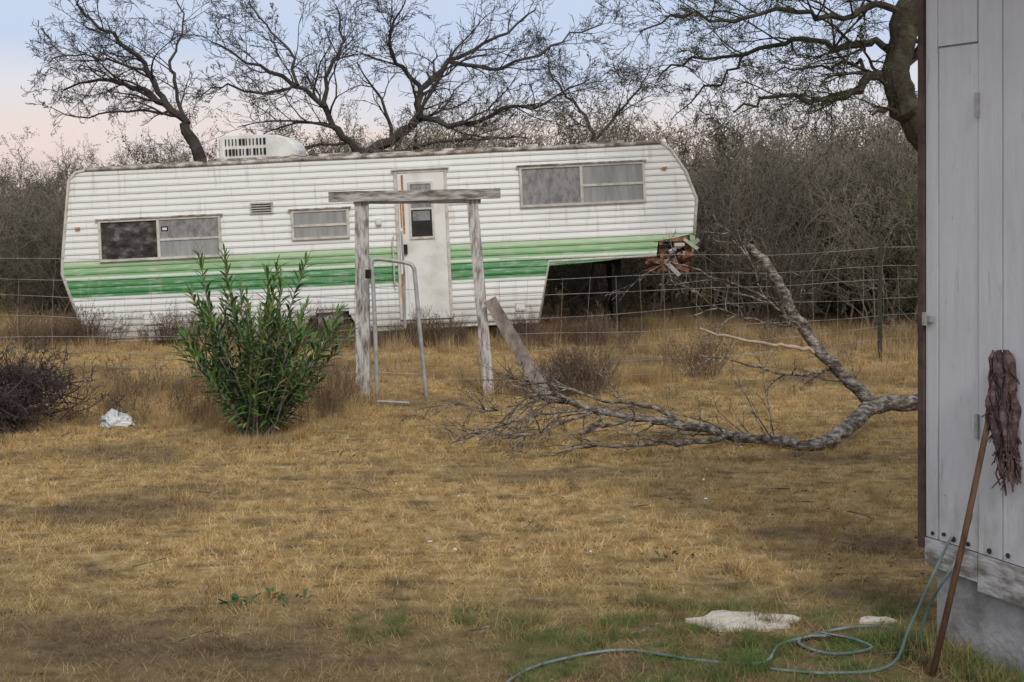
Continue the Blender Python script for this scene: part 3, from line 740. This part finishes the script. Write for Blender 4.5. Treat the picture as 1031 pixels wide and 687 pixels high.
# ------------------------------------------------------------ oleander
ol=empty('oleander_bush',(-1.97,10.8,0))
mb=MB()
def lancet(mb,p,d,L,w,mi):
    s=d.cross(Vector((0,0,1)))
    if s.length<.05: s=Vector((1,0,0))
    s.normalize(); s.rotate(Matrix.Rotation(R.uniform(-.7,.7),3,d)); nrm=s.cross(d).normalized()
    c=[p, p+d*L*.35, p+d*L*.7-nrm*L*.04+Vector((0,0,-L*.04)), p+d*L-nrm*L*.08+Vector((0,0,-L*.12))]
    wl=[.1,.5,.42,0]
    for sg in (-1,1):
        e=[c[i]+s*sg*w*wl[i]+nrm*w*wl[i]*.35 for i in range(4)]
        mb.face([c[0],c[1],e[1],e[0]] if sg<0 else [c[0],e[0],e[1],c[1]],mi)
        mb.face([c[1],c[2],e[2],e[1]] if sg<0 else [c[1],e[1],e[2],c[2]],mi)
        mb.face([c[2],c[3],e[2]] if sg<0 else [c[2],e[2],c[3]],mi)
for sidx in range(88):
    az=R.uniform(0,6.283); rad=R.random()**.6
    lean=rad*0.70
    Ls=R.uniform(1.0,1.42)*(1-.22*rad)
    if sidx==0: az,lean,Ls=math.pi*1.02,.26,1.52
    if sidx==1: az,lean,Ls=math.pi*.95,.18,1.46
    if sidx==2: az,lean,Ls=0.2,.10,1.44
    if sidx==3: az,lean,Ls=0.05,.68,1.1
    if sidx==4: az,lean,Ls=-.3,.16,1.36
    if R.random()<.36 and sidx>4: Ls*=.62; lean*=1.2
    d=Vector((math.sin(lean)*math.cos(az),math.sin(lean)*math.sin(az),math.cos(lean)))
    p=Vector((d.x*.10+R.gauss(0,.05),d.y*.10+R.gauss(0,.05),-.02)); pts=[p]; nseg=10
    for i in range(nseg):
        d=(d+rv()*.08+Vector((0,0,.02))).normalized(); pts.append(pts[-1]+d*Ls/nseg)
    mb.tube(pts,[.009*(1-.6*i/nseg) for i in range(nseg+1)],4,3)
    nodes=int(Ls*16)
    for k in range(nodes):
        t=.22+.78*k/nodes; i=min(nseg-1,int(t*nseg)); q=pts[i].lerp(pts[i+1],t*nseg-i); dd=(pts[i+1]-pts[i]).normalized()
        ph=R.uniform(0,6.283)
        for w in range(3):
            if t<.5 and R.random()<.3: continue
            a=dd.orthogonal().normalized(); a.rotate(Matrix.Rotation(ph+w*2.094,3,dd))
            op=lerp(1.3,.45,t)+R.uniform(-.25,.25)
            ld=(dd*math.cos(op)+a*math.sin(op)).normalized()
            u=R.random(); mi=0 if u<.52 else (1 if u<.92 else 2)
            if t>.85 and u<.6: mi=1
            lancet(mb,q,ld,R.uniform(.09,.15),R.uniform(.017,.026),mi)
    lancet(mb,pts[-1],dd,.1,.018,1)
mb.build('stems_and_leaves',[M_leafA,M_leafB,M_leafC,M_plank],ol)

# ------------------------------------------------------------ fallen branch
fb=MB(); d=10.4
def fl(l,r0,r1,jit=.012,mi=0,sides=9,n=5,cap=True):
    pts=[S(u,v,dd) for u,v,dd in l]; P=smooth(pts,n); P=[p+rv()*jit for p in P]; m=len(P)
    rr=[lerp(r0,r1,(i/(m-1))**.9)*R.uniform(.90,1.12) for i in range(m)]; fb.tube(P,rr,sides,mi,cap=cap); return P
main=fl([(1010,392,11.2),(931,404,11),(882,409,10.8),(862,424,10.55),(840,440,10.35),(815,450,10.2),(790,446,10.3),(740,439,10.5),(690,428,10.6),(640,421,10.7),(590,412,10.6),(556,396,10.5),(528,398,10.45)],.080,.012,n=5)
fk=fl([(882,409,10.8),(862,390,10.8),(838,366,10.8),(815,340,10.85),(798,312,10.9),(784,284,10.9),(768,262,10.95),(754,249,10.95)],.055,.036,n=4)
tw=fl([(832,358,10.82),(815,352,10.8),(800,350,10.75),(775,346,10.7),(738,340,10.6),(704,332,10.5)],.022,.008,mi=1,sides=6,jit=.010)
tw2=fl([(806,330,10.85),(770,300,10.7),(728,283,10.6),(690,268,10.5),(655,262,10.4)],.013,.003,sides=5)
tw3=fl([(806,330,10.85),(760,322,11),(715,305,11.1),(680,280,11.2)],.011,.003,sides=5)
tw4=fl([(795,305,10.9),(760,270,11.1),(740,240,11.2),(715,215,11.3)],.009,.002,sides=4)
tw5=fl([(838,372,10.8),(800,378,10.5),(755,368,10.3),(700,356,10.2)],.014,.003,sides=5)
l2=fl([(740,439,10.5),(690,446,10.1),(640,448,9.95),(580,452,9.9),(530,463,9.9)],.024,.004,sides=6)
l3=fl([(690,428,10.6),(650,408,10.8),(610,405,11),(560,388,11.1),(505,378,11.2)],.020,.004,sides=6)
l4=fl([(640,421,10.7),(600,430,10.4),(585,436,10.3),(610,420,10.35)],.018,.013,sides=6)
l5=fl([(590,412,10.6),(545,418,10.3),(500,430,10.1),(455,448,10.0)],.015,.003,sides=5)
l6=fl([(590,412,10.6),(550,402,10.6),(500,412,10.6),(440,402,10.6)],.013,.003,sides=5)
l7=fl([(600,413,10.6),(560,430,10.2),(520,440,10.0),(470,437,9.9)],.013,.003,sides=5)
for P,cnt,L in ((main[28:],24,.7),(l2,12,.45),(l3,13,.55),(l5,14,.45),(l6,14,.45),(l7,12,.4),(tw2,11,.45),(tw3,8,.4),(tw4,5,.35),(tw5,8,.35),(fk,4,.35)):
    for k in range(cnt):
        i=R.randrange(0,len(P)-1); base=(P[i+1]-P[i]).normalized()
        nd=(base*1.0+rv()*.9); nd.z=nd.z*.8+.05
        if P[i].z<.1 and nd.z<0: nd.z=abs(nd.z)*.5
        grow(fb,P[i].copy(),nd,L*R.uniform(.5,1.2),.007,0,2,[3,3],wig=.3,ratio=.5,up=-.01,sides=4,segs=5,rmin=.0018)
fb.v=[(x,y,max(z,0.012)) for x,y,z in fb.v]
fb.build('fallen_tree_branch',[M_barklog,M_barkpale],smooth=True)

# ------------------------------------------------------------ brush pile, bag, stones, litter
mb=MB()
for i in range(300):
    p=Vector((-4.22+R.gauss(0,.28),11.2+R.gauss(0,.26),R.uniform(0,.34)))
    dvec=Vector((R.gauss(0,1),R.gauss(0,.6),R.uniform(-.1,1)))
    grow(mb,p,dvec,R.uniform(.18,.48),.007,0,2,[6,4],wig=.5,ratio=.5,up=.0,sides=3,segs=4,rmin=.0024)
for i in range(900):
    p=Vector((-4.22+R.gauss(0,.26),11.2+R.gauss(0,.24),abs(R.gauss(0,.22)))); a=rv()*.022; b=rv()*.014
    mb.face([p-a,p-b,p+a,p+b])
mb.v=[(x,y,max(z,0.0)) for x,y,z in mb.v]
mb.build('dead_brush_pile',[M_pile])
def lump(name,c,sx,sy,sz,mat,seed,amp=.35,flat=False):
    import bmesh
    bm=bmesh.new(); bmesh.ops.create_icosphere(bm,subdivisions=4,radius=1)
    for v in bm.verts:
        k=1+amp*noise.noise(v.co*1.7+Vector((seed,0,0)))+amp*.5*noise.noise(v.co*5+Vector((seed,3,0)))
        v.co*=k
        v.co=Vector((v.co.x*sx,v.co.y*sy,max(v.co.z,-.3)*sz))
    me=bpy.data.meshes.new(name); bm.to_mesh(me); bm.free(); me.materials.append(mat)
    o=bpy.data.objects.new(name,me); o.location=c; col.objects.link(o); return o
lump('plastic_bag',(-3.22,11.3,.02),.135,.11,.08,M_bag,1.3,.55)
def slab(name,cx,cy,rx,ry,t,seed,mat):
    mb=MB(); N=26; top=[];bot=[]
    for k in range(N):
        a=2*math.pi*k/N; r=1+.45*noise.noise(Vector((math.cos(a)*1.6,math.sin(a)*1.6,seed)))+R.uniform(-.07,.07)
        x=cx+rx*r*math.cos(a); y=cy+ry*r*math.sin(a); zz=t+.02*noise.noise(Vector((x*9,y*9,0)))
        top.append(Vector((x,y,zz+.012))); bot.append(Vector((x*1.0,y,-.02)))
    for k in range(N):
        j=(k+1)%N; mb.face([bot[k],bot[j],top[j],top[k]])
    mid=[Vector((lerp(cx,p.x,.55),lerp(cy,p.y,.55),t+.022+.02*noise.noise(Vector((p.x*8,p.y*8,4))))) for p in top]
    cvec=Vector((cx,cy,t+.022))
    for k in range(N):
        j=(k+1)%N; mb.face([top[k],top[j],mid[j],mid[k]]); mb.face([mid[k],mid[j],cvec])
    return mb.build(name,[mat],smooth=False)
slab('flat_stone',1.03,6.12,.215,.125,.006,2.2,M_stone)
slab('flat_stone',1.60,6.12,.085,.035,.004,5.1,M_stone)
hp=[Vector((1.86,5.62,.60)),Vector((1.80,5.62,.42)),Vector((1.71,5.68,.22)),Vector((1.66,5.70,.05)),Vector((1.62,5.72,.018)),Vector((1.64,5.98,.018)),Vector((1.45,6.0,.018)),Vector((1.20,5.82,.018)),
    Vector((1.30,5.66,.018)),Vector((1.48,5.72,.025)),Vector((1.35,5.86,.03)),Vector((1.12,5.78,.02)),Vector((1.0,5.56,.015)),Vector((0.75,5.62,.006)),Vector((0.45,5.72,.014)),Vector((0.15,5.60,.004)),Vector((0.0,5.40,.008)),Vector((-0.1,5.1,.01))]
mb=MB(); mb.tube(smooth(hp,8),.0062,8,0,cap=True)
hp2=[Vector((1.80,5.68,.50)),Vector((1.74,5.72,.34)),Vector((1.62,5.66,.13)),Vector((1.50,5.52,.018)),Vector((1.25,5.45,.012)),Vector((1.02,5.5,.012))]
mb.tube(smooth(hp2,8),.0062,8,0,cap=True)
mb.build('garden_hose',[M_hose],smooth=True)
mb=MB()
for i in range(80):
    x=R.uniform(-4,2.5); y=R.uniform(5.6,12); a=R.uniform(0,6.28); L=R.uniform(.05,.2)
    p=Vector((x,y,.03)); q=p+Vector((math.cos(a)*L,math.sin(a)*L,R.uniform(0,.03))); m_=(p+q)/2+rv()*.01
    mb.tube([p,m_,q],R.uniform(.002,.004),4,0)
mb.build('fallen_twigs',[M_barklog])
mb=MB()
for i in range(26):
    x=R.uniform(-4,2.2); y=R.uniform(5.6,12.5); p=Vector((x,y,.045)); s_=R.uniform(.008,.022); a=rv()*s_; b=rv()*s_*.7
    a.z*=.3;b.z*=.3; mb.face([p-a,p-b,p+a,p+b])
mb.build('paper_scraps',[M_bag])
mb=MB()
for (cx_,cy_,n_) in [(-1.25,6.35,26),(-1.05,6.42,14),(0.85,7.1,10),(-1.2,9.9,8)]:
    for i in range(n_):
        p=Vector((cx_+R.gauss(0,.07),cy_+R.gauss(0,.05),.02)); az=R.uniform(0,6.28); d=Vector((math.cos(az),math.sin(az),R.uniform(.3,1.2))).normalized()
        lancet(mb,p,d,R.uniform(.03,.07),R.uniform(.012,.02),0)
mb.build('broadleaf_weeds',[M_leafA])

# ------------------------------------------------------------ shed
shed=empty('white_shed',(1.755,5.9,0),(0,0,math.atan2(-0.905,0.425)))
LS=3.2; WS=2.6; TOP=3.0; B=0.33
mb=MB(); mb.box((0.03,0.035,-.05),(LS-.03,WS-.035,B-.0),0); mb.build('concrete_base',[M_conc],shed)
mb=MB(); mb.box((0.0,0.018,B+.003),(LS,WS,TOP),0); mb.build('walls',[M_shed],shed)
mb=MB(); xs=[0.0,0.075,0.305,0.44,0.64,0.84,1.04,1.24,1.44,1.64,1.84,2.04,2.24,2.44,2.64,2.84,3.04,LS]
for a,b in zip(xs,xs[1:]):
    if abs(a-0.075)<1e-6:
        mb.box((a+.003,0.004,B+.11),(b-.003,0.0175,2.50),0); mb.box((a+.003,-0.002,2.508),(b-.003,0.0175,TOP),0)
    else: mb.box((a+.003,0.0,B+.11),(b-.003,0.0175,TOP),0)
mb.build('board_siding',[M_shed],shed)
mb=MB(); mb.box((0.0,-0.004,B-.01),(0.30,0.0175,B+.105),0); mb.box((0.305,-0.002,B-.045),(LS,0.0175,B+.105),0); mb.build('skirt_board',[M_shedworn],shed)
mb=MB(); mb.box((-0.035,-0.012,B+.06),(-0.003,0.05,TOP),0); mb.build('corner_trim',[M_shedtrim],shed)
mb=MB(); mb.box((-.2,-.2,TOP+.02),(LS+.2,WS+.2,TOP+.06),0)
for i in range(20): mb.box((-.2+i*.18,-.2,TOP+.062),(-.17+i*.18,WS+.2,TOP+.085),0)
mb.build('roof',[M_roof],shed)
mb=MB()
for i in range(13): mb.box((-.018,.06+i*.2,B+.06),(-.001,.10+i*.2,TOP),0)
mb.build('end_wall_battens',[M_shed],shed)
mb=MB(); mb.box((0.0,-0.02,1.35),(0.05,-0.002,1.375),0); mb.box((0.012,-0.03,1.335),(0.028,-0.018,1.39),0)
mb.box((0.296,-0.012,2.20),(0.314,-0.001,2.30),0); mb.box((0.296,-0.012,0.9),(0.314,-0.001,1.0),0)
mb.build('latch_and_hinges',[M_galv],shed)
mb=MB()
for xx in (.045,.11,.165,.25,.37,.47,.6,.8): 
    c=Vector((xx,0.0,B+.135+R.uniform(-.008,.008))); mb.tube([c+Vector((0,-.006,0)),c+Vector((0,.003,0))],R.uniform(.008,.012),9,0,cap=True)
mb.build('rusty_bolts',[M_holes],shed)
# ------------------------------------------------------------ mop
mop=empty('mop')
b0=Vector((1.645,5.44,0.01)); t0=Vector((1.885,5.47,1.05))
mb=MB(); mb.tube([b0,b0.lerp(t0,.5)+Vector((.006,0,0)),t0],[.0125,.0125,.0115],10,0,cap=True); mb.build('handle',[M_handle],mop,smooth=True)
mb=MB(); NU,NV=48,44
for sheet in range(2):
    base=len(mb.v)
    for j in range(NV+1):
        t=j/NV
        for i in range(NU+1):
            s_=i/NU*2*math.pi
            hw=lerp(.030,.044,min(1,t*3))*(1-.30*max(0,t-.7)/.3) 
            fold=1+.30*math.sin(s_*5+t*4+sheet*2)+.22*math.sin(s_*9-t*7)+.45*noise.noise(Vector((math.cos(s_)*2,math.sin(s_)*2,t*6+sheet*9)))
            L_=.48-(.13*sheet)+.05*math.sin(s_*3)+.03*math.sin(s_*8)
            cx_=t0.x+.028+.030*t+sheet*.012*math.cos(3*t)+.008*math.sin(t*9); cy_=t0.y-.010-.025*t-sheet*.006
            if t<.06: hw*=.55+t*7
            mb.v.append((cx_+math.cos(s_)*hw*fold,cy_+math.sin(s_)*hw*.5*fold,t0.z+.22-t*L_+.010*math.sin(s_*7)))
    for j in range(NV):
        for i in range(NU):
            a=base+j*(NU+1)+i; mb.f.append((a,a+1,a+NU+2,a+NU+1)); mb.m.append(0)
for i in range(160):
    s_=R.uniform(0,6.28); t=R.uniform(.05,1)
    p=Vector((t0.x+.03+.03*t+math.cos(s_)*.044,t0.y-.012-.02*t+math.sin(s_)*.03,t0.z+.22-t*.46))
    mb.tube([p,p+Vector((R.gauss(0,.012),R.gauss(-.004,.006),-.03)),p+Vector((R.gauss(0,.018),R.gauss(-.004,.008),-R.uniform(.05,.10)))],R.uniform(.002,.004),4,0)
mb.build('mop_rag_head',[M_mop],mop,smooth=True)

# ------------------------------------------------------------ light
w=bpy.data.worlds.new('World'); scn.world=w; w.use_nodes=True; nt=w.node_tree; nt.nodes.clear(); L=nt.links
out=mk(nt,'ShaderNodeOutputWorld'); sky=mk(nt,'ShaderNodeTexSky'); sky.sky_type='NISHITA'; sky.sun_disc=False
el=math.radians(38); az=math.radians(165)
sky.sun_elevation=el; sky.sun_rotation=az; sky.air_density=1.2; sky.dust_density=2.0
b1=mk(nt,'ShaderNodeBackground'); b1.inputs[1].default_value=0.10; L.new(sky.outputs[0],b1.inputs[0])
tc=mk(nt,'ShaderNodeTexCoord'); sep=mk(nt,'ShaderNodeSeparateXYZ'); L.new(tc.outputs['Generated'],sep.inputs[0])
n=mk(nt,'ShaderNodeTexNoise'); n.inputs['Scale'].default_value=3.5; n.inputs['Detail'].default_value=5
mp=mk(nt,'ShaderNodeMapping'); mp.inputs['Scale'].default_value=(1,1,5); L.new(tc.outputs['Generated'],mp.inputs[0]); L.new(mp.outputs[0],n.inputs['Vector'])
ad=mk(nt,'ShaderNodeMath',operation='MULTIPLY_ADD'); ad.inputs[1].default_value=0.16; L.new(n.outputs['Fac'],ad.inputs[0])
sb=mk(nt,'ShaderNodeMath',operation='SUBTRACT'); sb.inputs[1].default_value=0.08; L.new(sep.outputs[2],sb.inputs[0]); L.new(sb.outputs[0],ad.inputs[2])
r=mk(nt,'ShaderNodeValToRGB'); e=r.color_ramp.elements
e[0].position=0.0; e[0].color=(0.80,0.66,0.62,1); e[1].position=1.0; e[1].color=(0.70,0.72,0.76,1)
for pos,c in [(0.035,(0.93,0.78,0.74)),(0.062,(0.82,0.80,0.86)),(0.115,(0.60,0.70,0.92)),(0.3,(0.72,0.74,0.80))]:
    q=e.new(pos); q.color=c4(c)
L.new(ad.outputs[0],r.inputs[0])
b2=mk(nt,'ShaderNodeBackground'); b2.inputs[1].default_value=0.98; L.new(r.outputs[0],b2.inputs[0])
ms=mk(nt,'ShaderNodeMixShader'); ms.inputs[0].default_value=0.88; L.new(b1.outputs[0],ms.inputs[1]); L.new(b2.outputs[0],ms.inputs[2]); L.new(ms.outputs[0],out.inputs[0])
sd=bpy.data.lights.new('sun','SUN'); sd.energy=1.5; sd.angle=math.radians(12); sd.color=(1,.95,.87)
so=bpy.data.objects.new('sun',sd); col.objects.link(so)
dv=Vector((math.sin(az)*math.cos(el),math.cos(az)*math.cos(el),math.sin(el)))
so.rotation_euler=dv.to_track_quat('Z','Y').to_euler()

# ------------------------------------------------------------ camera
cd=bpy.data.cameras.new('camera'); cam=bpy.data.objects.new('camera',cd); col.objects.link(cam)
cam.location=(0,0,H); cam.rotation_euler=(math.radians(90),0,0)
cd.sensor_width=36; cd.lens=F/1031*36; cd.shift_y=-(343.5-HY)/1031; cd.clip_end=2000; cd.clip_start=.05
scn.camera=cam
scn.view_settings.view_transform='Standard'; scn.view_settings.look='None'; scn.view_settings.exposure=0
